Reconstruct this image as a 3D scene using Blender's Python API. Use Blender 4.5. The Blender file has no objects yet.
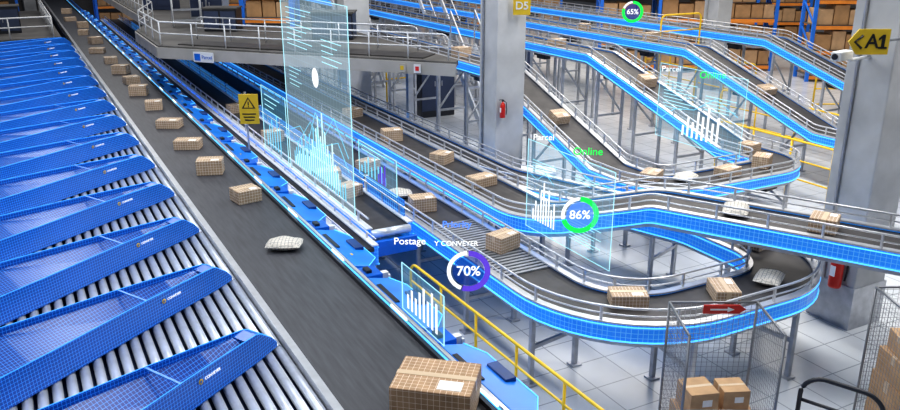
import bpy, bmesh, math, random
from mathutils import Vector, Matrix
random.seed(4)
COL = bpy.context.scene.collection
bpy.context.scene.view_settings.view_transform = 'Standard'
try: bpy.context.scene.view_settings.look = 'Medium High Contrast'
except Exception: pass

# ------------------------------------------------------------ materials
def new_mat(name):
    m = bpy.data.materials.new(name); m.use_nodes = True
    n = m.node_tree.nodes; n.clear()
    out = n.new('ShaderNodeOutputMaterial')
    return m, n, m.node_tree.links, out

def mat(name, col, rough=0.5, metal=0.0, var=0.08, scale=6.0, emis=None, estr=0.0, stretch=(1, 1, 1), bump=0.0):
    m, n, l, out = new_mat(name)
    b = n.new('ShaderNodeBsdfPrincipled')
    tc = n.new('ShaderNodeTexCoord'); mp = n.new('ShaderNodeMapping'); mp.inputs['Scale'].default_value = stretch
    no = n.new('ShaderNodeTexNoise'); no.inputs['Scale'].default_value = scale; no.inputs['Detail'].default_value = 5
    l.new(tc.outputs['Object'], mp.inputs[0]); l.new(mp.outputs[0], no.inputs['Vector'])
    r = n.new('ShaderNodeValToRGB')
    r.color_ramp.elements[0].position = 0.3; r.color_ramp.elements[1].position = 0.7
    r.color_ramp.elements[0].color = [c * (1 - var) for c in col] + [1]
    r.color_ramp.elements[1].color = [min(1, c * (1 + var)) for c in col] + [1]
    l.new(no.outputs['Fac'], r.inputs[0]); l.new(r.outputs[0], b.inputs['Base Color'])
    b.inputs['Roughness'].default_value = rough; b.inputs['Metallic'].default_value = metal
    if bump:
        bp = n.new('ShaderNodeBump'); bp.inputs['Strength'].default_value = bump; bp.inputs['Distance'].default_value = 0.01
        l.new(no.outputs['Fac'], bp.inputs['Height']); l.new(bp.outputs[0], b.inputs['Normal'])
    if emis:
        b.inputs['Emission Color'].default_value = list(emis) + [1]; b.inputs['Emission Strength'].default_value = estr
    l.new(b.outputs[0], out.inputs[0]); return m

def grid_fac(n, l, cell, width, cell2=None):
    tc = n.new('ShaderNodeTexCoord'); sp = n.new('ShaderNodeSeparateXYZ'); l.new(tc.outputs['UV'], sp.inputs[0])
    res = []
    for i, c in ((0, cell), (1, cell2 or cell)):
        a = n.new('ShaderNodeMath'); a.operation = 'MULTIPLY'; a.inputs[1].default_value = 1.0 / c
        f = n.new('ShaderNodeMath'); f.operation = 'FRACT'
        g = n.new('ShaderNodeMath'); g.operation = 'LESS_THAN'; g.inputs[1].default_value = width
        l.new(sp.outputs[i], a.inputs[0]); l.new(a.outputs[0], f.inputs[0]); l.new(f.outputs[0], g.inputs[0]); res.append(g)
    mx = n.new('ShaderNodeMath'); mx.operation = 'MAXIMUM'
    l.new(res[0].outputs[0], mx.inputs[0]); l.new(res[1].outputs[0], mx.inputs[1]); return mx.outputs[0]

def grid_mat(name, base, line, cell, width, rough=0.35, ebase=0.0, eline=0.6, cell2=None, var=0.12, ecol=None, scale=3.0):
    m, n, l, out = new_mat(name)
    b = n.new('ShaderNodeBsdfPrincipled'); b.inputs['Roughness'].default_value = rough
    fac = grid_fac(n, l, cell, width, cell2)
    tc = n.new('ShaderNodeTexCoord'); no = n.new('ShaderNodeTexNoise'); no.inputs['Scale'].default_value = scale; no.inputs['Detail'].default_value = 4
    l.new(tc.outputs['Object'], no.inputs['Vector'])
    r = n.new('ShaderNodeValToRGB'); r.color_ramp.elements[0].position = .3; r.color_ramp.elements[1].position = .7
    r.color_ramp.elements[0].color = [c * (1 - var) for c in base] + [1]
    r.color_ramp.elements[1].color = [min(1, c * (1 + var)) for c in base] + [1]
    l.new(no.outputs['Fac'], r.inputs[0])
    mix = n.new('ShaderNodeMix'); mix.data_type = 'RGBA'
    l.new(fac, mix.inputs[0]); l.new(r.outputs[0], mix.inputs[6]); mix.inputs[7].default_value = list(line) + [1]
    l.new(mix.outputs[2], b.inputs['Base Color'])
    me = n.new('ShaderNodeMix'); me.data_type = 'RGBA'; l.new(fac, me.inputs[0])
    ec = ecol or base
    me.inputs[6].default_value = [c * ebase for c in ec] + [1]; me.inputs[7].default_value = [c * eline for c in line] + [1]
    l.new(me.outputs[2], b.inputs['Emission Color']); b.inputs['Emission Strength'].default_value = 1.0
    l.new(b.outputs[0], out.inputs[0]); return m

def holo_mat(name, col, alpha, strength, grid=None, galpha=0.5):
    m, n, l, out = new_mat(name)
    t = n.new('ShaderNodeBsdfTransparent'); e = n.new('ShaderNodeEmission'); mx = n.new('ShaderNodeMixShader')
    e.inputs[0].default_value = list(col) + [1]; e.inputs[1].default_value = strength
    l.new(t.outputs[0], mx.inputs[1]); l.new(e.outputs[0], mx.inputs[2])
    if grid:
        fac = grid_fac(n, l, grid, 0.08)
        mr = n.new('ShaderNodeMapRange'); mr.inputs[3].default_value = alpha; mr.inputs[4].default_value = galpha
        l.new(fac, mr.inputs[0]); l.new(mr.outputs[0], mx.inputs[0])
    else:
        mx.inputs[0].default_value = alpha
    l.new(mx.outputs[0], out.inputs[0]); return m

M = {}
M['belt'] = mat('belt_rubber', (.055, .057, .067), .5, 0, .28, 5, stretch=(6, .5, 1))
M['belt2'] = mat('belt_rubber_light', (.050, .046, .046), .5, 0, .28, 6)
M['roller'] = mat('roller_steel', (.70, .74, .80), .28, .4, .12, 8)
M['slat'] = mat('slat_dull_steel', (.34, .35, .38), .4, .4, .12, 8)
M['steel'] = mat('brushed_steel', (.46, .47, .50), .35, .5, .15, 10)
M['rail'] = mat('rail_silver', (.64, .65, .68), .28, .55, .08, 10)
M['dark'] = mat('dark_plastic', (.02, .022, .03), .4, 0, .15, 8)
M['bed'] = mat('roller_bed_dark', (.035, .05, .10), .6, 0, .1, 5)
M['white'] = mat('white_paint', (.74, .75, .76), .4, 0, .06, 5)
M['blue'] = mat('blue_paint', (.006, .11, .52), .3, 0, .25, 3, emis=(.0, .22, 1), estr=.07)
M['bluelight'] = mat('light_blue_paint', (.015, .19, .70), .3, 0, .22, 3, emis=(.0, .30, 1), estr=.09)
M['navy'] = mat('navy_housing', (.01, .05, .20), .4, 0, .2, 5)
M['chute'] = grid_mat('chute_blue_grid', (.003, .070, .42), (.05, .32, .92), .026, .13, .28, .07, .20, ecol=(0, .13, .8))
M['chuteinner'] = grid_mat('chute_inner_blue_grid', (.003, .035, .25), (.04, .26, .80), .026, .12, .3, .03, .17, ecol=(0, .12, .7))
M['skirt'] = grid_mat('skirt_blue_grid', (.018, .22, .88), (.12, .44, 1), .045, .11, .3, .26, .40, ecol=(.01, .28, 1), var=.35, scale=1.2)
M['guard'] = grid_mat('guard_blue_wireframe', (.01, .15, .62), (.16, .58, 1), .06, .10, .3, .14, .50, ecol=(.01, .25, 1), var=.3, scale=1.2)
M['glow'] = mat('cyan_glow', (.1, .5, 1), .4, 0, .02, 5, emis=(.10, .50, 1), estr=1.2)
M['glowdeep'] = mat('blue_glow', (.05, .35, 1), .4, 0, .02, 5, emis=(.04, .36, 1), estr=.85)
M['lamp'] = mat('white_lamp', (.9, .95, 1), .4, 0, .02, 5, emis=(.8, .92, 1), estr=1.6)
M['yellow'] = mat('safety_yellow', (.92, .58, .02), .4, 0, .06, 6)
M['signyellow'] = mat('sign_yellow', (.66, .45, .025), .45, 0, .06, 6)
M['black'] = mat('black_print', (.01, .01, .012), .5, 0, .05, 6)
M['red'] = mat('extinguisher_red', (.6, .02, .01), .3, 0, .08, 6)
M['concrete'] = mat('column_concrete', (.50, .50, .50), .7, 0, .2, 1.8, bump=.15)
M['wall'] = mat('wall_panel', (.12, .11, .105), .8, 0, .35, .6)
M['cream'] = mat('mezzanine_cream', (.42, .40, .37), .6, 0, .14, 2)
M['deck'] = mat('mezzanine_deck', (.10, .095, .09), .7, 0, .3, 2)
M['parcel'] = grid_mat('parcel_cardboard_grid', (.40, .27, .17), (.78, .70, .60), .036, .10, .7, .0, .07, var=.18, scale=8)
M['parcelbig'] = grid_mat('parcel_large_grid', (.40, .25, .14), (.80, .66, .52), .040, .07, .7, .0, .05, var=.18, scale=8)
M['carton'] = mat('carton_cardboard', (.42, .24, .11), .75, 0, .15, 2)
M['carton2'] = mat('carton_pale_cardboard', (.52, .33, .18), .75, 0, .15, 2)
M['tape'] = mat('packing_tape', (.62, .48, .33), .35, 0, .05, 5)
M['paper'] = mat('paper_label', (.85, .85, .83), .6, 0, .04, 6)
M['bag'] = grid_mat('poly_mailer_grid', (.66, .62, .55), (.22, .22, .22), .035, .14, .5, .0, .0, var=.12)
M['rackblue'] = mat('rack_blue', (.02, .18, .72), .45, 0, .1, 4)
M['rackorange'] = mat('rack_beam_orange', (.85, .28, .04), .45, 0, .1, 4)
M['wire'] = mat('cage_wire', (.26, .265, .28), .35, .5, .08, 6)
M['holo'] = holo_mat('hologram_pane', (.26, .68, 1), .15, 1.0, .1, .30)
M['holowhite'] = holo_mat('hologram_pane_white', (.60, .85, 1), .22, 1.0, .09, .36)
M['hline'] = holo_mat('hologram_line', (.45, .88, 1), .85, 1.15)
M['hwhite'] = holo_mat('hologram_white', (.95, .98, 1), .94, 1.15)
M['hpale'] = holo_mat('hologram_pale_cyan', (.62, .92, 1), .8, 1.15)
M['hcyan'] = holo_mat('hologram_cyan', (.22, .72, 1), .6, 1.15)
M['hblue'] = holo_mat('hologram_blue', (.10, .30, 1), .8, 1.0)
M['hgreen'] = holo_mat('hologram_green', (.02, .95, .12), .97, 1.15)
M['hnavy'] = holo_mat('hologram_navy', (.01, .05, .30), .75, 1.0)
M['hpurple'] = holo_mat('hologram_violet', (.14, .07, .70), .9, 1.0)
M['hpriority'] = holo_mat('hologram_bright_blue', (.10, .26, 1), .97, 1.4)

def floor_mat():
    m, n, l, out = new_mat('floor_tiles')
    b = n.new('ShaderNodeBsdfPrincipled'); b.inputs['Roughness'].default_value = .22
    fac = grid_fac(n, l, .45, .03)
    tc = n.new('ShaderNodeTexCoord'); no = n.new('ShaderNodeTexNoise'); no.inputs['Scale'].default_value = .9; no.inputs['Detail'].default_value = 8
    l.new(tc.outputs['Object'], no.inputs['Vector'])
    r = n.new('ShaderNodeValToRGB'); r.color_ramp.elements[0].position = .3; r.color_ramp.elements[1].position = .7
    r.color_ramp.elements[0].color = (.52, .54, .56, 1); r.color_ramp.elements[1].color = (.72, .735, .75, 1)
    l.new(no.outputs['Fac'], r.inputs[0])
    mix = n.new('ShaderNodeMix'); mix.data_type = 'RGBA'
    l.new(fac, mix.inputs[0]); l.new(r.outputs[0], mix.inputs[6]); mix.inputs[7].default_value = (.33, .35, .37, 1)
    l.new(mix.outputs[2], b.inputs['Base Color']); l.new(b.outputs[0], out.inputs[0]); return m
M['floor'] = floor_mat()

# ------------------------------------------------------------ mesh builder
class MB:
    def __init__(s): s.v = []; s.f = []; s.s = []
    def add(s, vs, fs, smooth=False):
        o = len(s.v); s.v += [tuple(v) for v in vs]
        for f in fs: s.f.append([i + o for i in f]); s.s.append(smooth)
        return s
    def box(s, c, d, rz=0.0, M4=None):
        x, y, z = [k / 2 for k in d]
        vs = [Vector(p) for p in ((-x, -y, -z), (x, -y, -z), (x, y, -z), (-x, y, -z), (-x, -y, z), (x, -y, z), (x, y, z), (-x, y, z))]
        R = M4 if M4 else Matrix.Rotation(rz, 3, 'Z')
        vs = [R @ v + Vector(c) for v in vs]
        return s.add(vs, [(0, 3, 2, 1), (4, 5, 6, 7), (0, 1, 5, 4), (1, 2, 6, 5), (2, 3, 7, 6), (3, 0, 4, 7)])
    def beam(s, p0, p1, w, h):
        p0 = Vector(p0); p1 = Vector(p1); d = (p1 - p0)
        L = d.length; q = d.to_track_quat('Y', 'Z').to_matrix()
        return s.box((p0 + p1) / 2, (w, L, h), M4=q)
    def tube(s, path, r, n=8, closed=False):
        P = [Vector(p) for p in path]; N = len(P); vs = []; fs = []
        for i, p in enumerate(P):
            if closed: t = P[(i + 1) % N] - P[i - 1]
            else: t = P[min(i + 1, N - 1)] - P[max(i - 1, 0)]
            t.normalize()
            up = Vector((0, 0, 1)) if abs(t.z) < .95 else Vector((1, 0, 0))
            a = t.cross(up).normalized(); b = a.cross(t)
            for k in range(n):
                an = 2 * math.pi * k / n; vs.append(p + a * math.cos(an) * r + b * math.sin(an) * r)
        for i in range(N if closed else N - 1):
            j = (i + 1) % N
            for k in range(n):
                k2 = (k + 1) % n; fs.append((i * n + k, i * n + k2, j * n + k2, j * n + k))
        s.add(vs, fs, True)
        if not closed:
            o = len(s.v) - len(vs)
            s.f.append([o + k for k in range(n)][::-1]); s.s.append(False)
            s.f.append([o + (N - 1) * n + k for k in range(n)]); s.s.append(False)
        return s
    def lathe(s, c, prof, n=16):
        vs = []; fs = []
        for r, z in prof:
            for k in range(n):
                a = 2 * math.pi * k / n; vs.append((c[0] + r * math.cos(a), c[1] + r * math.sin(a), c[2] + z))
        for i in range(len(prof) - 1):
            for k in range(n):
                k2 = (k + 1) % n; fs.append((i * n + k, i * n + k2, (i + 1) * n + k2, (i + 1) * n + k))
        return s.add(vs, fs, True)
    def sweep(s, path, prof):
        P = [Vector(p) for p in path]; N = len(P); m = len(prof); vs = []; fs = []
        for i, p in enumerate(P):
            t = P[min(i + 1, N - 1)] - P[max(i - 1, 0)]; t.z = 0; t.normalize()
            nn = Vector((t.y, -t.x, 0))
            for u, v in prof: vs.append(p + nn * u + Vector((0, 0, v)))
        for i in range(N - 1):
            for k in range(m):
                k2 = (k + 1) % m; fs.append((i * m + k, (i + 1) * m + k, (i + 1) * m + k2, i * m + k2))
        fs.append(tuple(range(m))); fs.append(tuple((N - 1) * m + k for k in range(m))[::-1])
        return s.add(vs, fs)
    def prism(s, poly, z0, z1):
        m = len(poly)
        vs = [(x, y, z0) for x, y in poly] + [(x, y, z1) for x, y in poly]
        fs = [tuple(range(m))[::-1], tuple(range(m, 2 * m))] + [(k, (k + 1) % m, m + (k + 1) % m, m + k) for k in range(m)]
        return s.add(vs, fs)
    def mesh(s, name, material, bevel=0.0):
        me = bpy.data.meshes.new(name)
        bm = bmesh.new(); bv = [bm.verts.new(v) for v in s.v]
        for f, sm in zip(s.f, s.s):
            try:
                fc = bm.faces.new([bv[i] for i in f]); fc.smooth = sm
            except ValueError: pass
        bmesh.ops.recalc_face_normals(bm, faces=bm.faces)
        if bevel: bmesh.ops.bevel(bm, geom=list(bm.edges), offset=bevel, segments=2, affect='EDGES', profile=.5)
        bm.normal_update()
        uv = bm.loops.layers.uv.new('UVMap')
        for f in bm.faces:
            nrm = f.normal
            if abs(nrm.z) > .75: a, b = Vector((1, 0, 0)), Vector((0, 1, 0))
            else:
                a = Vector((0, 0, 1)).cross(nrm); a.normalize(); b = nrm.cross(a)
            for lp in f.loops: lp[uv].uv = (lp.vert.co.dot(a) + .013, lp.vert.co.dot(b) + .017)
        bm.to_mesh(me); bm.free(); me.materials.append(material); return me

def link(o): COL.objects.link(o); return o
class Thing:
    def __init__(s, name, label, cat, loc=(0, 0, 0), rz=0.0, group=None, rot=None):
        s.o = bpy.data.objects.new(name, None); s.o.empty_display_size = .1; link(s.o)
        s.o.location = loc; s.o.rotation_euler = rot if rot else (0, 0, rz)
        s.o['label'] = label; s.o['category'] = cat
        if group: s.o['group'] = group
        s.parts = []
    def part(s, name, mb, material, bevel=0.0, label=None, parent=None, stuff=False):
        me = mb if isinstance(mb, bpy.types.Mesh) else mb.mesh(name, material, bevel)
        o = bpy.data.objects.new(name, me); link(o); o.parent = parent or s.o
        if label: o['label'] = label
        if stuff: o['kind'] = 'stuff'
        s.parts.append(o); return o
def single(name, label, cat, mb, material, loc=(0, 0, 0), rz=0, group=None, bevel=0, kind=None):
    me = mb if isinstance(mb, bpy.types.Mesh) else mb.mesh(name, material, bevel)
    o = bpy.data.objects.new(name, me); link(o); o.location = loc; o.rotation_euler = (0, 0, rz)
    if kind: o['kind'] = kind
    o['label'] = label; o['category'] = cat
    if group: o['group'] = group
    return o
def copy_thing(T, loc, rz=0.0, scale=(1, 1, 1), label=None, group=None):
    root = T.o.copy(); link(root); root.location = loc; root.rotation_euler = (0, 0, rz); root.scale = scale
    if label: root['label'] = label
    if group: root['group'] = group
    mp = {T.o: root}
    for p in T.parts:
        c = p.copy(); link(c); c.parent = mp[p.parent]; mp[p] = c
    return root
def text_mesh(txt, size, material, ext=.002, align='LEFT', bold=0.0, sx=1.0):
    cu = bpy.data.curves.new('lettering', 'FONT'); cu.body = txt; cu.size = size; cu.extrude = ext; cu.offset = bold
    cu.align_x = align; cu.align_y = 'CENTER'
    ob = bpy.data.objects.new('lettering', cu); link(ob)
    dg = bpy.context.evaluated_depsgraph_get(); dg.update()
    me = bpy.data.meshes.new_from_object(ob.evaluated_get(dg)); bpy.data.objects.remove(ob)
    if sx != 1.0:
        for v in me.vertices: v.co.x *= sx
    me.materials.clear(); me.materials.append(material); return me

# ------------------------------------------------------------ structure
def struct(name, mb, material, label):
    o = bpy.data.objects.new(name, mb.mesh(name, material)); link(o); o['kind'] = 'structure'; o['label'] = label; o['category'] = name.split('_')[0]
    return o
X0, X1, Y0, Y1 = -8, 32, -4, 46
struct('floor', MB().box(((X0 + X1) / 2, (Y0 + Y1) / 2, -.1), (X1 - X0, Y1 - Y0, .2)), M['floor'], 'pale grey square-tiled warehouse floor')
struct('wall_back', MB().box(((X0 + X1) / 2, Y1 + .1, 4), (X1 - X0, .2, 8)), M['wall'], 'dark grey warehouse wall')
struct('wall_right', MB().box((X1 + .1, (Y0 + Y1) / 2, 4), (.2, Y1 - Y0, 8)), M['wall'], 'dark grey warehouse wall')
struct('wall_left', MB().box((X0 - .1, (Y0 + Y1) / 2, 4), (.2, Y1 - Y0, 8)), M['wall'], 'dark grey warehouse wall')

# ------------------------------------------------------------ main sorting conveyor
T = Thing('belt_conveyor', 'long dark rubber belt conveyor with stepped blue side housing', 'conveyor', (1.97, 20, 0))
def L(x, y, z): return (x - 1.97, y - 20, z)
ys, ye = 1.6, 44.0; yc = (ys + ye) / 2; yl = ye - ys
T.part('belt', MB().box(L(1.97, yc, 1.185), (.86, yl, .03)), M['belt'])
T.part('side_rail', MB().box(L(1.515, yc, 1.18), (.06, yl, .12)), M['rail'])
T.part('side_rail', MB().box(L(2.415, yc, 1.20), (.03, yl, .08)), M['dark'], label='dark inner guard rail')
T.part('side_rail', MB().box(L(2.455, yc, 1.262), (.03, yl, .02)), M['rail'], label='thin silver top rail')
T.part('side_panel', MB().box(L(2.74, yc, .70), (.04, yl, .8)), M['skirt'], label='blue outer side panel')
T.part('base_frame', MB().box(L(1.97, yc, .65), (1.0, yl, .9)), M['bed'])
T.part('light_strip', MB().box(L(2.436, yc, 1.245), (.008, yl, .010)), M['glow'])
T.part('light_strip', MB().box(L(2.764, yc, 1.06), (.010, yl, .016)), M['glow'])
cd = MB().add([L(2.47, ys, 1.22), L(2.56, ys, 1.20), L(2.73, ys, 1.12), L(2.73, ys, 1.05), L(2.47, ys, 1.05), L(2.47, ye, 1.22), L(2.56, ye, 1.20), L(2.73, ye, 1.12), L(2.73, ye, 1.05), L(2.47, ye, 1.05)],
              [(0, 1, 2, 3, 4), (9, 8, 7, 6, 5), (0, 5, 6, 1), (1, 6, 7, 2), (2, 7, 8, 3), (3, 8, 9, 4), (4, 9, 5, 0)])
T.part('side_frame', cd, M['navy'])
y = 2.3; k = 0
def stepped(pl, z_in, z_out, zb):
    m = len(pl); mx = max(p[0] for p in pl); mn = min(p[0] for p in pl)
    top = [(x, yy, z_in + (z_out - z_in) * (x - mn) / (mx - mn)) for x, yy in pl]
    vs = [(x, yy, zb) for x, yy in pl] + top
    fs = [tuple(range(m))[::-1], tuple(range(m, 2 * m))] + [(i, (i + 1) % m, m + (i + 1) % m, m + i) for i in range(m)]
    return MB().add([L(*v) for v in vs], fs), [L(*v) for v in top]
while y < 43:
    if k < 24:
        pl = [(2.48, y + .01), (2.62, y + .01), (2.78, y + .24), (2.78, y + .92), (2.68, y + 1.10), (2.48, y + 1.10)]
        hb, top = stepped(pl, 1.268, 1.205, 1.02)
        h = T.part('drive_housing', hb, M['bluelight'], .005)
        T.part('edge_light', MB().tube([Vector(t) + Vector((0, 0, .003)) for t in top[1:5]], .0045, 4), M['glow'], parent=h)
        T.part('sensor_window', MB().box(L(2.505, y + .72, 1.266), (.04, .40, .014)), M['dark'], parent=h)
        T.part('status_lamp', MB().box(L(2.437, y + .35, 1.262), (.010, .30, .018)), M['lamp'], parent=h)
        T.part('step_box', MB().box(L(2.56, y + 1.24, 1.23), (.16, .22, .07)), M['blue'], .006, parent=h)
        T.part('sensor_box', MB().box(L(2.53, y + 1.24, 1.275), (.05, .10, .035)), M['dark'], parent=h)
        T.part('bracket', MB().box(L(2.68, y + 1.24, 1.18), (.10, .06, .10)).box(L(2.73, y + 1.24, 1.06), (.02, .10, .30)), M['white'], parent=h)
        T.part('gearbox', MB().box(L(2.71, y + .60, 1.225), (.09, .26, .045)), M['navy'], .006, parent=h)
        T.part('motor_cover', MB().box(L(2.79, y + .58, 1.0), (.06, .40, .30)), M['blue'], .01, parent=h)
        if k % 3 == 0: T.part('sticker', MB().box(L(2.56, y + .33, 1.248), (.045, .045, .006)), M['signyellow'], parent=h)
    y += 1.4; k += 1

# ------------------------------------------------------------ roller bed + chutes
ANG = math.radians(28); PITCH = 1.4
NB = 14; tipY = [5.49 + PITCH * i for i in range(-1, NB)]
XL, XR = -1.05, 1.44; NR = 27
rollme = MB().tube([(0, -.69, 0), (0, .69, 0)], .036, 10).mesh('roller', M['roller'])
rb = Thing('roller_conveyor', 'wide grey steel roller bed beside the dark belt', 'conveyor', (.2, 12, 0))
ya, yb = tipY[0] - .1, tipY[-1] + .7 + PITCH + .7
tq = math.tan(ANG)
frm = MB().prism([(XL - .25, ya - 12 + (XL - 1.47) * tq), (XR - .19, ya - 12), (XR - .19, yb - 12), (XL - .25, yb - 12 + (XL - 1.47) * tq)], .3, 1.11)
rb.part('bed_frame', frm, M['bed'])
farr = MB(); order = []
for bi, ty in enumerate(tipY):
    y0 = ty - .7 + PITCH
    for i in range(NR):
        xx = XL + (XR - XL) * i / (NR - 1)
        order.append((bi, i, xx - .2, y0 - 12 + (xx - 1.47) * tq))
order.sort(key=lambda q: (q[0], -q[1]))
sel = [q for q in order if q[0] in (0, 1, 2, 3, 4) and q[1] >= 7][:100]
ss = set((q[0], q[1]) for q in sel)
for b_, i_, lx, ly in order:
    if (b_, i_) in ss:
        o = rb.part('roller', rollme, None); o.location = (lx, ly, 1.165)
    else:
        farr.tube([(lx, ly - .69, 1.165), (lx, ly + .69, 1.165)], .036, 8)
rb.part('rollers', farr, M['roller'], stuff=True)
for lx in (-.9, 1.1):
    for ly in (-6, -1, 4, 9): rb.part('leg', MB().box((lx, ly, .15), (.08, .08, .3)), M['steel'])

# folded trough: raised walls, V shaped inner floor, pointed angular nose
stn = [(0.0, .018, .03), (.06, .035, .10), (.20, .065, .20), (.24, .075, .215), (.60, .13, .225), (1.0, .19, .23), (1.9, .33, .225), (2.9, .47, .22)]
def wallstrip(sgn):
    vs = []; fs = []
    for s_, w, h in stn:
        y_ = sgn * w; t = .010
        vs += [(-s_, y_ * 1.06, 0), (-s_, y_, h), (-s_, y_ - sgn * t, h), (-s_, y_ - sgn * t, 0)]
    n = len(stn)
    for i in range(n - 1):
        for k in range(4):
            k2 = (k + 1) % 4; fs.append((i * 4 + k, (i + 1) * 4 + k, (i + 1) * 4 + k2, i * 4 + k2))
    fs.append((0, 1, 2, 3)); fs.append(tuple((n - 1) * 4 + k for k in range(4)))
    return MB().add(vs, fs)
CX = 1.42; CZ = 1.203
ch = Thing('sorting_chute', 'open blue gridded wedge chute resting on grey rollers', 'chute', (CX, tipY[1], CZ), ANG, group='blue chutes on the roller beds')
ch.part('side_wall', wallstrip(-1), M['chute']); ch.part('side_wall', wallstrip(1), M['chute'])
vs = []
for s_, w, h in stn[3:]:
    ww = w - .010
    dep = min(.17, .015 + (s_ - .24) * .34)
    vs += [(-s_, -ww, h - .006 - dep * .35), (-s_, -ww * .15, h - .008 - dep), (-s_, ww, h - .006 - dep * .30)]
n_ = len(stn) - 3
fs = []
for i in range(n_ - 1):
    fs += [(i * 3, i * 3 + 3, i * 3 + 4, i * 3 + 1), (i * 3 + 1, i * 3 + 4, i * 3 + 5, i * 3 + 2)]
ch.part('slide_plate', MB().add(vs, fs), M['chuteinner'])
ncap = MB().add([(0, -.018, 0), (0, .018, 0), (0, .018, .03), (0, -.018, .03), (-.06, -.035, .10), (-.06, .035, .10), (-.20, -.065, .20), (-.20, .065, .20), (-.24, -.075, .214), (-.24, .075, .214), (-.34, -.08, .20), (-.34, .08, .20)],
                [(0, 1, 2, 3), (3, 2, 5, 4), (4, 5, 7, 6), (6, 7, 9, 8), (8, 9, 11, 10)])
ch.part('nose_cap', ncap, M['blue'])
ch.part('cross_brace', MB().beam((-1.0, -.18, .225), (-1.0, .18, .225), .018, .010), M['bluelight'])
for sg_ in (-1, 1):
    ch.part('edge_light', MB().tube([(-s_, sg_ * (w - .005), h + .002) for s_, w, h in stn], .0032, 4), M['glowdeep'])
o = ch.part('lettering', text_mesh('CONVEYER', .030, M['hwhite'], .001), None)
wang = math.atan2(.19 - .13, .4)
o.matrix_local = Matrix.Translation((-.80, -.170, .16)) @ Matrix.Rotation(wang, 4, 'Z') @ Matrix.Rotation(math.radians(90), 4, 'X')
em = MB().lathe((0, 0, 0), [(.010, .003), (.020, .003), (.020, 0)], 16).mesh('emblem', M['signyellow'])
o = ch.part('emblem', em, None); o.matrix_local = Matrix.Translation((-.84, -.176, .16)) @ Matrix.Rotation(wang, 4, 'Z') @ Matrix.Rotation(math.radians(90), 4, 'X')
for ty in tipY[:1] + tipY[2:] + [tipY[-1] + PITCH]:
    copy_thing(ch, (CX, ty, CZ), ANG)

# ------------------------------------------------------------ swept conveyors
def fillet(pts, rad, n=12):
    out = [Vector(pts[0])]
    for i in range(1, len(pts) - 1):
        r = rad[i] if i < len(rad) else 0
        p = Vector(pts[i]); a = Vector(pts[i - 1]) - p; b = Vector(pts[i + 1]) - p
        la, lb = a.length, b.length; a.normalize(); b.normalize()
        if r <= 0: out.append(p); continue
        th = a.angle(b)
        if th > math.pi - .01: out.append(p); continue
        d = min(r / math.tan(th / 2), la * .49, lb * .49)
        A = p + a * d; B = p + b * d
        for k in range(n + 1):
            t = k / n
            w = math.sin(th / 2)
            den = (1 - t) ** 2 + 2 * w * t * (1 - t) + t * t
            out.append((A * (1 - t) ** 2 + p * (2 * w * t * (1 - t)) + B * t * t) / den)
    out.append(Vector(pts[-1])); return out
def resample(path, step):
    res = []; acc = 0; nxt = step * .5
    for a, b in zip(path[:-1], path[1:]):
        d = (b - a).length
        while nxt <= acc + d:
            t = (nxt - acc) / d; p = a.lerp(b, t); tt = (b - a); tt.z = 0; tt.normalize()
            res.append((p, Vector((tt.y, -tt.x, 0)))); nxt += step
        acc += d
    return res
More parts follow.
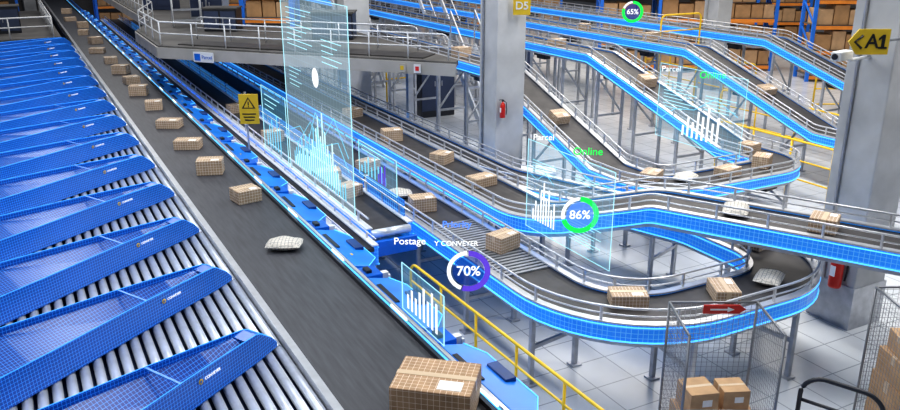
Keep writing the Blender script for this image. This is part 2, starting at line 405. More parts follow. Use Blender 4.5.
def conveyor(label, pts, rad, hw=.31, leg_step=1.7, skip=None, group=None, skirt=.13, post_step=.5, rails=(.17, .10), trim='rail', motor=True, brace=False):
    path = fillet(pts, rad); O = Vector((pts[0][0], pts[0][1], 0))
    P = [p - O for p in path]
    T = Thing('curved_conveyor' if len(pts) > 3 else 'belt_conveyor', label, 'conveyor', O, group=group)
    T.part('belt', MB().sweep(P, [(-hw, -.04), (hw, -.04), (hw, 0), (-hw, 0)]), M['belt2'])
    for sg in (-1, 1):
        a, b = sg * hw, sg * (hw + .045)
        T.part('side_panel', MB().sweep(P, [(a, -skirt), (b, -skirt), (b, .02), (a, .02)]), M['skirt'])
        T.part('edge_trim', MB().sweep(P, [(sg * (hw - .025), .02), (sg * (hw + .05), .02), (sg * (hw + .05), .035), (sg * (hw - .025), .035)]), M[trim], label='silver edge trim' if trim == 'rail' else 'painted edge trim')
        T.part('frame_channel', MB().sweep(P, [(sg * (hw - .02), -skirt - .05), (sg * (hw + .02), -skirt - .05), (sg * (hw + .02), -skirt - .002), (sg * (hw - .02), -skirt - .002)]), M['steel'], label='grey steel under-frame channel')
        T.part('light_strip', MB().sweep(P, [(b, -skirt), (b + sg * .01, -skirt), (b + sg * .01, -skirt + .012), (b, -skirt + .012)]), M['glow'])
        T.part('light_strip', MB().sweep(P, [(b, -.004), (b + sg * .008, -.004), (b + sg * .008, .006), (b, .006)]), M['glow'])
        if rails:
            for hgt in rails:
                rp = []
                for i, p in enumerate(P):
                    t = P[min(i + 1, len(P) - 1)] - P[max(i - 1, 0)]; t.z = 0; t.normalize()
                    rp.append(p + Vector((t.y, -t.x, 0)) * (sg * (hw + .02)) + Vector((0, 0, hgt)))
                T.part('guard_rail', MB().tube(rp, .012 if hgt > .12 else .008, 6), M['rail'])
            mb = MB(); hr = max(rails)
            for p, nn in resample(P, post_step):
                q = p + nn * (sg * (hw + .02)); mb.box((q.x, q.y, q.z + hr * .5 + .01), (.02, .02, hr - .01))
            T.part('rail_posts', mb, M['rail'], stuff=True)
    for idx, (p, nn) in enumerate(resample(P, leg_step)):
        w = p + O
        if skip and skip(w.x, w.y): continue
        q1 = p + nn * (hw + .0); q2 = p - nn * (hw + .0)
        for q in (q1, q2):
            zt = p.z - .04
            mb = MB().box((q.x, q.y, zt / 2), (.045, .045, zt)); mb.box((q.x, q.y, .01), (.11, .11, .02))
            T.part('leg', mb, M['steel'])
        cb = MB().beam((q1.x, q1.y, p.z * .45), (q2.x, q2.y, p.z * .45), .03, .04)
        if brace: cb.beam((q1.x, q1.y, p.z * .45), (q2.x, q2.y, p.z * .85), .025, .03)
        T.part('cross_brace', cb, M['steel'])
        an = math.atan2(nn.y, nn.x)
        if idx % 2 == 0 and motor:
            T.part('drive_motor', MB().box((p.x, p.y, p.z - .17), (.36, .22, .18), an).box((p.x, p.y, p.z - .28), (.16, .30, .12), an), M['dark'], .01)
    return T
ZA = .9
A = conveyor('dark belt conveyor with blue glowing sides bending in a hairpin', [(4.25, 34, ZA), (4.25, 4.95, ZA), (6.9, 4.95, ZA), (6.9, 6.6, ZA), (5.85, 9.5, ZA), (5.85, 30, ZA)], [0, 1.0, 1.0, 1.2, 1.2],
             leg_step=1.2, group='blue-sided curved conveyors', skirt=.15)
B = conveyor('raised dark belt conveyor with blue glowing sides bending past a column', [(5.05, 32, 1.1), (5.05, 7.3, 1.1), (5.95, 6.35, 1.42), (7.75, 3.0, 1.42)], [0, .9, .8], leg_step=1.25,
             skip=lambda x, y: (x > 5.4 and y > 4.25) or y > 30, group='blue-sided curved conveyors', skirt=.15)
S = conveyor('straight dark belt conveyor with blue wireframe side guards', [(3.47, 34, 1.0), (3.47, 7.95, 1.0)], [0], hw=.24, leg_step=1.6, skirt=.20, group='blue-sided straight conveyors', trim='white', rails=(.15,))
S.part('end_drum', MB().tube([(-.24, -26.06, .96), (.24, -26.06, .96)], .05, 14), M['roller'])
S.part('end_housing', MB().prism([(-.29, -26.17), (.29, -26.17), (.29, -26.11), (-.29, -26.11)], .72, .90), M['blue'], .008)
# upright guard panels with wireframe
yy = 8.1; j = 0
while yy < 30:
    g = S.part('side_guard', MB().box((.268, yy + .6 - 34, 1.13), (.018, 1.12, .20)), M['guard'])
    S.part('guard_bracket', MB().box((.285, yy + 1.2 - 34, 1.10), (.03, .05, .26)), M['white'], parent=g)
    yy += 1.25; j += 1
Ce = conveyor('narrow blue-sided belt conveyor next to the drive housings', [(3.0, 34, .98), (3.0, 7.5, .98)], [0], hw=.085, leg_step=2.4, skirt=.20, rails=(.10,), group='blue-sided straight conveyors', trim='white', motor=False)
Cc = conveyor('ramped dark belt conveyor descending into a hairpin turn', [(7.45, 34, 1.95), (7.45, 12, 1.95), (7.45, 9.0, .9), (7.45, 7.9, .9), (10.0, 7.9, .9), (10.0, 9.0, .9), (10.0, 12.5, 1.95), (10.0, 34, 1.95)],
              [0, .6, .4, 1.1, 1.1, .4, .6], leg_step=1.15, brace=True, post_step=.4, group='blue-sided ramped conveyors')
Cd = conveyor('ramped dark belt conveyor descending into a hairpin turn', [(12.2, 34, 1.95), (12.2, 12.2, 1.95), (12.2, 9.0, .9), (12.2, 7.9, .9), (14.8, 7.9, .9), (14.8, 9.0, .9), (14.8, 12.5, 1.95), (14.8, 34, 1.95)],
              [0, .6, .4, 1.1, 1.1, .4, .6], leg_step=1.4, brace=True, post_step=.4, group='blue-sided ramped conveyors')
sl = MB()
for i in range(24): sl.box((0, 6.35 - 34 + i * .07, ZA + .008), (.58, .040, .016))
A.part('slatted_ramp', sl, M['slat'], label='dull slatted metal transfer ramp')

# ------------------------------------------------------------ parcels
def parcel_geo(size, big=False):
    w, d, h = size
    t = Thing('parcel', 'brown cardboard parcel with pale grid lines and tape', 'box', group='parcels on the conveyors')
    t.part('box_body', MB().box((0, 0, h / 2), size), M['parcelbig' if big else 'parcel'], .006)
    t.part('tape', MB().box((0, 0, h), (w * .99, .05, .004)).box((w / 2, 0, h - .04), (.004, .05, .08)).box((-w / 2, 0, h - .04), (.004, .05, .08)), M['tape'])
    t.part('shipping_label', MB().box((w * .22, -d * .27, h), (w * .3, d * .26, .005)), M['paper'])
    return t
big = parcel_geo((.53, .42, .24), True); big.o.location = (2.12, 4.16, 1.202); big.o.rotation_euler = (0, 0, math.radians(-40))
pk = [parcel_geo((.34, .26, .20)), parcel_geo((.30, .28, .16)), parcel_geo((.38, .26, .14))]
first = [True] * 3
def parcel(k, x, y, z, deg=0, s=1.0, label=None):
    z += .001
    if first[k]:
        first[k] = False; pk[k].o.location = (x, y, z); pk[k].o.rotation_euler = (0, 0, math.radians(deg)); pk[k].o.scale = (s, s, s)
    else: copy_thing(pk[k], (x, y, z), math.radians(deg), (s, s, s), label)
for i, (x, y, k, d) in enumerate([(2.14, 9.1, 1, 10), (2.03, 10.45, 0, -20), (2.03, 11.9, 2, -25), (2.03, 13.4, 2, -30), (2.04, 15.0, 1, -10), (2.0, 16.5, 0, -20), (2.05, 17.9, 1, 10), (2.02, 19.3, 0, -30),
                                  (2.0, 21, 1, 0), (1.9, 23, 2, -20), (2.05, 25, 0, 20), (1.95, 27.4, 1, -15), (2.1, 29.5, 0, 5), (1.9, 32, 2, 10), (2.0, 35, 0, -20)]):
    parcel(k, x, y, 1.2, d, .96)
for (x, y, z, k, d) in [(4.38, 6.98, ZA + .016, 0, 15), (4.2, 8.6, ZA, 0, -10), (4.3, 10.6, ZA, 1, 20), (4.7, 5.28, ZA, 2, -28), (5.6, 4.97, ZA, 2, 60), (6.9, 5.75, ZA, 1, 10),
                        (3.47, 9.95, 1.0, 0, -10), (3.5, 9.3, 1.0, 1, 20), (3.45, 12.5, 1.0, 0, 5), (3.47, 15.0, 1.0, 1, 5),
                        (5.05, 8.6, 1.1, 2, 10), (5.1, 9.8, 1.1, 1, 30), (5.0, 11.3, 1.1, 0, -10), (5.1, 13.2, 1.1, 1, 15), (6.75, 4.85, 1.42, 1, 30),
                        (7.6, 8.25, ZA, 2, 30), (8.7, 7.9, ZA, 2, 10), (10.0, 8.7, ZA, 1, 10), (9.5, 8.0, ZA, 0, 30), (7.45, 13.5, 1.95, 0, 10), (10.0, 14.0, 1.95, 2, 15), (12.2, 13.6, 1.95, 0, 5), (12.2, 16, 1.95, 1, 25), (10.05, 17, 1.95, 1, -5)]:
    parcel(k, x, y, z, d, .90)
def ramp_parcel(x, y, ya, yb, k=0):
    z = .9 + (y - ya) / (yb - ya) * 1.05
    r = copy_thing(pk[k], (x, y, z), 0, (.86, .86, .86)); r.rotation_euler = (math.atan2(1.05, yb - ya), 0, 0)
ramp_parcel(7.45, 10.3, 9.0, 12.0, 1); ramp_parcel(10.0, 11.2, 9.0, 12.5, 0); ramp_parcel(12.2, 10.4, 9.0, 12.2, 2)

def bag_mesh(w, d, h):
    vs = []; fs = []; n = 12
    for s_ in (1, -1):
        for i in range(n + 1):
            for j in range(n + 1):
                u = i / n * 2 - 1; v = j / n * 2 - 1
                e = (1 - abs(u) ** 2.5) * (1 - abs(v) ** 2.5)
                z = h * .5 + s_ * (h * .5) * (max(e, 0) ** .55) * (1 + .16 * math.sin(5 * u + 3 * v) * s_) if s_ > 0 else h * .5 - h * .5 * max(e, 0) ** .6
                vs.append((u * w / 2 * (1 - .06 * abs(v)), v * d / 2 * (1 - .05 * abs(u)), z))
    m = (n + 1) ** 2
    for s_ in (0, 1):
        for i in range(n):
            for j in range(n):
                a = s_ * m + i * (n + 1) + j; q = (a, a + n + 1, a + n + 2, a + 1); fs.append(q if s_ == 0 else q[::-1])
    return MB().add(vs, fs, True)
bagm = bag_mesh(.36, .26, .11).mesh('poly_mailer', M['bag'])
for i, (x, y, z, d) in enumerate([(2.08, 7.4, 1.2, -28), (4.15, 9.2, ZA, -20), (6.25, 5.0, ZA, 30), (8.0, 8.0, ZA, 20), (6.35, 5.6, 1.42, 40)]):
    single('poly_mailer', 'pale plastic mailer bag with dark crosshatch print', 'bag', bagm, None, (x, y, z), math.radians(d), 'mailer bags on the conveyors')

# ------------------------------------------------------------ columns
def column(x, y, s=.52, h=8.0):
    t = Thing('support_column', 'square grey concrete column rising from the tiled floor', 'column', (x, y, 0), group='concrete columns')
    t.part('shaft', MB().box((0, 0, h / 2), (s, s, h)), M['concrete'], .015)
    t.part('base_guard', MB().box((0, 0, .25), (s + .03, s + .03, .5)), M['steel'])
    t.part('conduit', MB().tube([(-s / 2 - .02, .12, .5), (-s / 2 - .02, .12, h)], .018, 6), M['steel'])
    return t
column(6.72, 10.85); column(7.95, 5.3); column(6.76, 17.3, .60); column(17.2, 16.6); column(-5, 20); column(11, 32); column(1.0, 45)

ex = Thing('fire_extinguisher', 'red fire extinguisher mounted on a grey column', 'fire extinguisher', (7.60, 5.22, .48), group='fire extinguishers')
ex.part('cylinder', MB().lathe((0, 0, 0), [(0, 0), (.065, 0), (.07, .02), (.07, .30), (.055, .36), (.025, .39), (.025, .42), (0, .42)]), M['red'])
ex.part('valve', MB().box((0, 0, .44), (.05, .035, .05)).box((-.05, 0, .47), (.12, .02, .015)), M['dark'])
ex.part('hose', MB().tube([(.03, -.02, .44), (.06, -.07, .40), (.07, -.08, .2), (.06, -.07, .08)], .012, 6), M['dark'])
ex.part('label_plate', MB().box((-.068, 0, .2), (.01, .06, .12)), M['paper'])
copy_thing(ex, (6.55, 10.53, 1.45), 0, (.6, .6, .6))

cam_yaw = math.radians(-28.1)
def facing(loc, extra=0): return dict(loc=loc, rot=(math.radians(90), 0, cam_yaw + extra))
sg = Thing('aisle_sign', 'mustard yellow arrow-shaped aisle sign reading A1 on a column', 'sign', **facing((7.21, 5.01, 3.2)))
sg.part('plate', MB().prism([(-.20, 0), (-.11, .12), (.19, .12), (.19, -.12), (-.11, -.12)], -.01, .01), M['signyellow'])
o = sg.part('lettering', text_mesh('A', .19, M['black'], .003, 'CENTER', .002), None); o.location = (.025, 0, .013)
sg.part('lettering', MB().prism([(.115, -.065), (.145, -.065), (.145, .068), (.122, .068), (.085, .035), (.085, .012), (.115, .034)], .010, .016).prism([(.090, -.065), (.170, -.065), (.170, -.047), (.090, -.047)], .010, .016), M['black'])
sg.part('arrow', MB().tube([(-.07, .06, .013), (-.14, 0, .013), (-.07, -.06, .013)], .012, 6), M['black'])
sg.part('bracket', MB().tube([(.1, 0, -.02), (.42, 0, -.24)], .018, 6), M['steel'])
sd = Thing('aisle_sign', 'small yellow aisle sign reading D5 on a column', 'sign', **facing((6.80, 10.45, 3.14)))
sd.part('plate', MB().box((0, 0, 0), (.26, .26, .02)), M['signyellow'])
o = sd.part('lettering', text_mesh('D5', .16, M['white'], .003, 'CENTER', .003), None); o.location = (0, 0, .013)
cv = Thing('security_camera', 'white bullet security camera on a column bracket', 'camera', (7.18, 5.22, 3.05), math.radians(10))
cv.part('housing', MB().box((-.06, 0, 0), (.26, .10, .09)), M['white'], .012)
cv.part('lens', MB().tube([(-.19, 0, 0), (-.21, 0, 0)], .03, 12), M['dark'])
cv.part('bracket', MB().tube([(.0, 0, .03), (.12, 0, -.06), (.52, 0, -.06)], .018, 8), M['white'])

# ------------------------------------------------------------ railings
def railing(label, pts, h=1.1, material='yellow', z0=0, group='yellow safety railings', step=1.0, mids=(.55,), r=.022):
    T = Thing('safety_railing', label, 'railing', (pts[0][0], pts[0][1], z0), group=group)
    O = Vector((pts[0][0], pts[0][1])); P = [Vector((p[0] - O.x, p[1] - O.y, 0)) for p in pts]
    top = [Vector((P[0].x, P[0].y, 0))] + [p + Vector((0, 0, h)) for p in P] + [Vector((P[-1].x, P[-1].y, 0))]
    T.part('top_rail', MB().tube(fillet(top, [0] + [.12] * len(P), 6), r, 8), M[material])
    for f in mids: T.part('mid_rail', MB().tube([p + Vector((0, 0, h * f)) for p in P], r * .8, 8), M[material])
    for a, b in zip(P[:-1], P[1:]):
        n = max(1, int((b - a).length / step))
        for i in range(1, n + (0 if b == P[-1] else 1)):
            q = a.lerp(b, i / n); T.part('post', MB().tube([q, q + Vector((0, 0, h))], r * .9, 8), M[material])
    return T
railing('yellow tubular safety railing beside the blue drive housings', [(3.16, 6.75), (3.20, 2.9)], 1.08, step=.6, mids=(.82, .55, .3), r=.014)
railing('yellow tubular safety railing around the conveyor turn', [(11.1, 10.4), (11.1, 7.2), (9.6, 6.9)], .95, step=.8, mids=(.66, .33), r=.018)
railing('yellow tubular safety railing beside a ramped conveyor', [(13.4, 9.6), (13.4, 12.6)], .95, step=.8, mids=(.66, .33), r=.018)
railing('yellow tubular safety railing near the storage racks', [(16.0, 14), (16, 18)], mids=(.66, .33))
railing('yellow tubular safety railing near the storage racks', [(16.3, 12.5), (18.3, 11.5)], mids=(.66, .33))
railing('yellow tubular safety railing along the far aisle', [(8.3, 19), (9.4, 19)])
railing('yellow tubular safety railing along the upper aisle', [(13.0, 14.2), (14.2, 14.2)], 2.4, mids=(.85, .7))

# ------------------------------------------------------------ mezzanine
mz = Thing('mezzanine_platform', 'raised grey-cream platform spanning over the conveyors', 'platform', (2.95, 15.2, 0))
def q(poly): return [(x - 2.95, y - 15.2) for x, y in poly]
poly = [(2.35, 15.87), (6.25, 11.5), (6.4, 11.7), (6.4, 33), (2.95, 33), (2.95, 20.5), (2.35, 18.6)]
mz.part('deck', MB().prism(q(poly), 2.12, 2.2), M['deck'])
mz.part('fascia', MB().beam((-.6, .67, 2.07), (3.3, -3.7, 2.07), .06, .20), M['cream'])
mz.part('fascia', MB().beam((-.6, .67, 2.07), (-.6, 3.4, 2.07), .06, .20), M['cream'])
mz.part('fascia', MB().beam((-.6, 3.4, 2.07), (0, 5.3, 2.07), .06, .20).box((0, 11.5, 2.07), (.06, 12.4, .20)), M['cream'])
mz.part('walkway_mat', MB().beam((-.05, .75, 2.21), (3.2, -2.95, 2.21), .55, .02), M['belt2'])
for (px_, py_) in [(6.36, 13.5), (6.36, 24)]:
    mz.part('post', MB().box((px_ - 2.95, py_ - 15.2, 1.06), (.1, .1, 2.12)), M['steel'])
mz.part('cross_beam', MB().box((1.7, 0.6, 2.0), (3.4, .12, .2)), M['steel']); mz.part('cross_beam', MB().box((1.7, 3, 2.0), (3.4, .12, .2)), M['steel'])
railing('low white tubular railing along the platform edge', [(3.02, 30), (3.02, 20.6), (2.42, 18.5), (2.42, 15.95), (6.22, 11.7)], .42, 'white', 2.2, 'white platform railings', .7, (.5,), .014)
railing('low grey tubular railing along the inner side of the walkway', [(3.2, 16.5), (6.3, 13.0)], .42, 'rail', 2.2, 'white platform railings', .7, (.5,), .014)
bs = Thing('notice_sign', 'small blue and white notice sign on the platform edge', 'sign', (3.02, 15.04, 2.05), math.radians(-48))
bs.part('plate', MB().box((0, -.05, 0), (.42, .02, .18)), M['white'])
bs.part('symbol', MB().box((-.12, -.065, 0), (.12, .012, .12)), M['blue'])
o = bs.part('lettering', text_mesh('Parcel', .09, M['blue'], .002), None); o.rotation_euler = (math.radians(90), 0, 0); o.location = (-.03, -.064, 0)
for (x, y, c_) in ((5.62, 12.17, 'cream'), (5.80, 11.97, 'white')):
    t = Thing('notice_sign', 'tiny square safety notice on the platform edge', 'sign', (x, y, 2.07), math.radians(-48))
    t.part('plate', MB().box((0, -.04, 0), (.12, .015, .14)), M[c_]); t.part('symbol', MB().box((0, -.05, 0), (.06, .01, .07)), M['red' if c_ == 'white' else 'signyellow'])

railing('white tubular railing behind the chutes', [(-3.5, 27.2), (1.1, 27.2), (1.1, 36)], .6, 'white', 1.2, 'white platform railings', 1.0)
single('side_platform', 'dark grey raised platform behind the chutes', 'platform', MB().box((-1.3, 32.0, .6), (5.2, 9.8, 1.2)), M['deck'])

def machine(x, y, z, s, rz, label, body='dark'):
    t = Thing('control_cabinet', label, 'cabinet', (x, y, z), rz, 'grey machine cabinets')
    w, d, h = s
    t.part('body', MB().box((0, 0, h / 2), s), M[body], .015)
    for sx in (-.25, .25):
        dd = t.part('door', MB().box((sx * w, -d / 2 - .01, h * .5), (w * .44, .02, h * .8)), M['bed'])
        t.part('handle', MB().box((sx * w * .4, -d / 2 - .03, h * .5), (.02, .02, .12)), M['steel'], parent=dd)
    t.part('lid', MB().box((0, 0, h + .015), (w * 1.05, d * 1.05, .03)), M['deck'])
ry = math.radians(-30); Z2 = 2.202
machine(4.0, 17.7, Z2, (.7, .45, .46), ry, 'dark grey machine cabinet standing on the raised platform')
machine(5.6, 15.3, Z2, (.8, .5, .5), ry, 'dark grey machine cabinet standing on the raised platform')
machine(4.3, 20.3, Z2, (.8, .5, .7), ry, 'pale grey machine cabinet standing on the raised platform', 'steel')
machine(3.7, 23.5, Z2, (.8, .6, 1.1), ry, 'tall grey machine cabinet standing on the raised platform', 'bed')
machine(-.3, 29.2, 1.2, (1.2, .7, .8), 0, 'dark grey machine cabinet on the platform behind the chutes')
machine(-2.6, 29.4, 1.2, (1.4, .7, 1.0), 0, 'pale grey machine cabinet on the platform behind the chutes', 'steel')
machine(8.7, 17.2, 0, (.9, .6, 1.6), 0, 'tall dark grey machine cabinet between the ramped conveyors')
machine(11.1, 17.5, 0, (.9, .6, 1.7), 0, 'tall dark grey machine cabinet between the ramped conveyors')

# ------------------------------------------------------------ stairs
def stairs(x, y, z, rz, n=9, w=.76):
    T = Thing('access_stairs', 'steep white metal access stairs with handrails', 'stairs', (x, y, z), rz, 'white access stairs')
    run, rise = .2, .22
    for sx in (-w / 2, w / 2):
        T.part('stringer', MB().beam((sx, 0, .03), (sx, n * run, n * rise + .03), .04, .14), M['white'])
        T.part('handrail', MB().tube([(sx, 0, .0), (sx, 0, .8), (sx, n * run, n * rise + .8), (sx, n * run, n * rise)], .02, 6), M['white'])
    for i in range(n): T.part('tread', MB().box((0, (i + .5) * run, (i + .5) * rise), (w - .02, .17, .03)), M['steel'])
stairs(3.45, 18.7, Z2 + .02, math.radians(-10), 8, .6); stairs(8.75, 21.0, 0, 0, 14, .7); stairs(8.75, 14.2, 0, 0, 8, .6); stairs(11.1, 20, 0, 0, 14, .7)

# ------------------------------------------------------------ racks with cartons
cart = [single('carton', 'plain brown cardboard carton stored on a rack', 'box', MB().box((0, 0, .5), (1, 1, 1)).mesh('carton', M[mm], .02), None, (0, 0, 0), group='cartons on the storage racks') for mm in ('carton', 'carton2')]
used = [False, False]
def carton(x, y, z, sx, sy, sz, rz, k):
    if not used[k]: o = cart[k]; used[k] = True
    else: o = link(cart[k].copy())
    o.location = (x, y, z); o.scale = (sx, sy, sz); o.rotation_euler = (0, 0, rz)
def rack(x, y, z, rz, bays, levels, lw=1.8, depth=.9, lh=.72, fill=.97, cw=.5):
    T = Thing('storage_rack', 'tall blue pallet rack stacked with brown cartons', 'shelf', (x, y, z), rz, 'blue storage racks')
    W = bays * lw; H = levels * lh + .4
    for i in range(bays + 1):
        mb = MB()
        for dy in (-depth / 2, depth / 2): mb.box((i * lw - W / 2, dy, H / 2), (.10, .07, H))
        for zz in range(levels): mb.beam((i * lw - W / 2, -depth / 2, zz * lh + .2), (i * lw - W / 2, depth / 2, zz * lh + .8), .04, .04)
        T.part('upright_frame', mb, M['rackblue'])
    R = Matrix.Rotation(rz, 3, 'Z')
    for j in range(levels):
        zz = j * lh + .12
        T.part('beam', MB().box((0, -depth / 2, zz), (W, .05, .10)), M['rackorange'])
        T.part('shelf_board', MB().box((0, 0, zz + .065), (W, depth, .02)), M['deck'])
        for b_ in range(bays):
            xx = -W / 2 + b_ * lw + .07; xe = xx + lw - .12
            while xx < xe - .25:
                w = min(cw * random.uniform(.75, 1.15), xe - xx)
                if random.random() < fill:
                    h = lh * random.uniform(.5, .78)
                    p = R @ Vector((xx + w / 2, -.05, zz + .076))
                    carton(x + p.x, y + p.y, z + p.z, w * .93, depth * .75, h, rz, random.randint(0, 1))
                xx += w
rack(18.9, 19.6, 0, ry, 3, 4)
rack(22.4, 15.4, 0, ry, 2, 4, 2.0)
rack(20.0, 33.5, 0, ry, 3, 4, 2.2)
rack(25.5, 22.8, 0, ry, 2, 4, 2.0)
rack(5.2, 18.3, Z2, ry, 1, 2, 1.1, .6, .50, 1, .32)
rack(5.3, 22.5, Z2, ry, 1, 2, 1.3, .6, .62, 1, .4)
rack(-1.9, 32.8, 1.2, 0, 2, 3, 1.6)
rack(-3.4, 41, 0, 0, 4, 4, 1.9)
rack(6.5, 42, 0, 0, 3, 4, 1.9)

wb = Thing('workbench', 'pale grey steel workbench beside a column', 'table', (6.62, 9.6, 0), ry)
wb.part('top', MB().box((0, 0, .82), (.5, .42, .04)), M['white'])
wb.part('shelf', MB().box((0, 0, .4), (.44, .38, .03)), M['steel'])
for a in (-.21, .21):
    for b in (-.17, .17): wb.part('leg', MB().box((a, b, .4), (.035, .035, .8)), M['steel'])

ws = Thing('warning_sign', 'yellow warning sign with black triangle on a steel post', 'sign', (2.835, 11.62, 0), cam_yaw)
ws.part('post', MB().box((0, .03, 1.0), (.024, .024, 2.0)), M['steel'])
ws.part('plate', MB().box((.05, 0, 1.75), (.28, .02, .44)), M['signyellow'], .004)
def wo(v): return [(a + .05, b, c) for a, b, c in v]
ws.part('symbol', MB().add(wo([(-.10, -.013, 1.76), (.10, -.013, 1.76), (0, -.013, 1.93)]), [(0, 1, 2)]), M['black'])
ws.part('symbol', MB().add(wo([(-.07, -.016, 1.775), (.07, -.016, 1.775), (0, -.016, 1.90)]), [(0, 1, 2)]), M['signyellow'])
ws.part('symbol', MB().box((.05, -.018, 1.835), (.016, .004, .055)).box((.05, -.018, 1.79), (.016, .004, .016)), M['black'])
for i in range(3): ws.part('text_line', MB().box((.05, -.013, 1.68 - i * .045), (.2 - .03 * i, .004, .016)), M['black'])

# ------------------------------------------------------------ roll cages
def cage(x, y, rz, label, plate=False, W=.66, D=.54, H=1.56):
    T = Thing('roll_cage', label, 'roll cage', (x, y, 0), rz, 'wire roll cages')
    for sx in (-1, 1):
        for sy in (-1, 1):
            T.part('corner_post', MB().tube([(sx * W / 2, sy * D / 2, .15), (sx * W / 2, sy * D / 2, H)], .010, 8), M['wire'])
            T.part('caster', MB().tube([(sx * (W / 2 - .06) - .015, sy * (D / 2 - .06), .06), (sx * (W / 2 - .06) + .015, sy * (D / 2 - .06), .06)], .06, 12).box((sx * (W / 2 - .06), sy * (D / 2 - .06), .13), (.06, .04, .04)), M['dark'])
    T.part('base', MB().box((0, 0, .165), (W, D, .03)), M['steel'])
    def panel(p0, p1, name):
        mb = MB(); p0 = Vector(p0); p1 = Vector(p1); n = 16
        for i in range(1, n):
            q_ = p0.lerp(p1, i / n); mb.tube([(q_.x, q_.y, .18), (q_.x, q_.y, H)], .0018, 4)
        for j in range(34):
            z = .2 + (H - .22) * j / 33
            mb.tube([(p0.x, p0.y, z), (p1.x, p1.y, z)], .0018, 4)
        mb.tube([(p0.x, p0.y, H), (p1.x, p1.y, H)], .010, 6)
        T.part(name, mb, M['wire'])
    panel((-W / 2, -D / 2), (-W / 2, D / 2), 'side_mesh'); panel((W / 2, -D / 2), (W / 2, D / 2), 'side_mesh'); panel((-W / 2, D / 2), (W / 2, D / 2), 'back_mesh')
    if plate:
        ml = Matrix.Translation((0, D / 2 - .02, -.02)) @ Matrix.Rotation(math.radians(90), 4, 'X')
        np_ = T.part('name_plate', MB().prism([(-.08, H - .06), (.19, H - .06), (.24, H - .025), (.19, H + .01), (-.08, H + .01)], 0, .012), M['red'], label='thin red arrow plate'); np_.matrix_local = ml
        T.part('arrow', MB().prism([(-.03, H - .031), (.10, H - .031), (.10, H - .045), (.15, H - .025), (.10, H - .005), (.10, H - .019), (-.03, H - .019)], .012, .016), M['paper'], parent=np_)
    T.part('front_bar', MB().tube([(-W / 2, -D / 2, H * .62), (W / 2, -D / 2, H * .62)], .009, 6), M['wire'])
    return T
cage(4.22, 3.70, cam_yaw, 'dark wire roll cage with red arrow plate holding small cartons', True)
cage(5.86, 3.10, cam_yaw, 'dark wire roll cage holding stacked taped cartons', W=.74, D=.60)
tc_ = Thing('carton', 'brown taped cardboard carton stacked inside a wire roll cage', 'box', (0, 0, 0), group='cartons in the roll cages')
tc_.part('box_body', MB().box((0, 0, .5), (1, 1, 1)), M['carton2'], .012)
tc_.part('tape', MB().box((0, 0, 1.0), (.995, .12, .012)).box((.5, 0, .85), (.012, .12, .3)).box((-.5, 0, .85), (.012, .12, .3)), M['tape'])
tc_.part('shipping_label', MB().box((.1, -.502, .55), (.34, .008, .3)), M['paper'])
R = Matrix.Rotation(cam_yaw, 3, 'Z'); firstc = True
for (cx, cy), lst in (((4.22, 3.70), [(-.16, 0, .182, .29, .46, .44, 0), (.155, .0, .182, .29, .45, .40, 0), (-.16, -.04, .625, .26, .34, .20, 4), (.14, .04, .585, .26, .32, .24, -6), (-.14, .0, .828, .22, .24, .18, 10), (.13, .05, .828, .2, .2, .16, 5)]),
                       ((5.86, 3.10), [(0, 0, .182, .64, .5, .40, 0), (-.16, 0, .585, .33, .46, .30, 0), (.19, .0, .585, .28, .46, .26, 0), (-.16, 0, .888, .31, .40, .22, 3), (.18, 0, .848, .24, .4, .2, -4), (-.15, 0, 1.11, .28, .34, .16, -6)])):
    for i, (dx, dy, z, sx, sy, sz, dg_) in enumerate(lst):
        p = R @ Vector((dx, dy, 0)); lc = (cx + p.x, cy + p.y, z); rr = cam_yaw + math.radians(dg_)
        if firstc: tc_.o.location = lc; tc_.o.rotation_euler = (0, 0, rr); tc_.o.scale = (sx, sy, sz); firstc = False
        else: copy_thing(tc_, lc, rr, (sx, sy, sz))
tr = Thing('hand_trolley', 'black tubular hand trolley beside the roll cages', 'trolley', (4.98, 3.40, 0), cam_yaw)
tr.part('handle', MB().tube(fillet([(-.14, 0, .2), (-.14, 0, 1.06), (.34, -.30, 1.02), (.34, -.30, .2)], [0, .16, .16], 8), .018, 8), M['dark'])
tr.part('crossbar', MB().tube([(-.14, 0, .84), (.34, -.30, .80)], .014, 8), M['dark'])
tr.part('deck', MB().prism([(-.16, .02), (-.16, -.40), (.34, -.70), (.34, -.28)], .16, .2), M['bed'])
for a in ((-.11, -.06), (-.11, -.34), (.28, -.33), (.28, -.60)): tr.part('wheel', MB().tube([(a[0] - .015, a[1], .08), (a[0] + .015, a[1], .08)], .08, 12), M['dark'])

# ------------------------------------------------------------ holographic displays
def ymat(x, y, z): return Matrix(((0, 0, -1, x), (-1, 0, 0, y), (0, 1, 0, z), (0, 0, 0, 1)))
def hpanel(label, x, y_far, z0, w, h, pane='holo', bw=.005):
    T = Thing('hologram_display', label, 'hologram', group='floating holographic displays'); T.o.matrix_world = ymat(x, y_far, z0)
    T.part('pane', MB().add([(0, 0, 0), (w, 0, 0), (w, h, 0), (0, h, 0)], [(0, 1, 2, 3)]), M[pane])
    T.part('border', MB().tube([(0, 0, 0), (w, 0, 0), (w, h, 0), (0, h, 0)], bw, 4, True), M['hline'])
    return T
def bars(T, x0, y0, hs, bw, gap, m='hwhite', z=.006):
    for i, h in enumerate(hs): T.part('chart_bar', MB().box((x0 + i * gap, y0 + h / 2, z), (bw, h, .004)), M[m])
def lines(T, x0, y0, n, w, dy, th=.010, m='hline'):
    for i in range(n): T.part('text_line', MB().box((x0 + (w * (1 - .2 * (i % 3))) / 2, y0 - i * dy, .004), (w * (1 - .2 * (i % 3)), th, .003)), M[m])
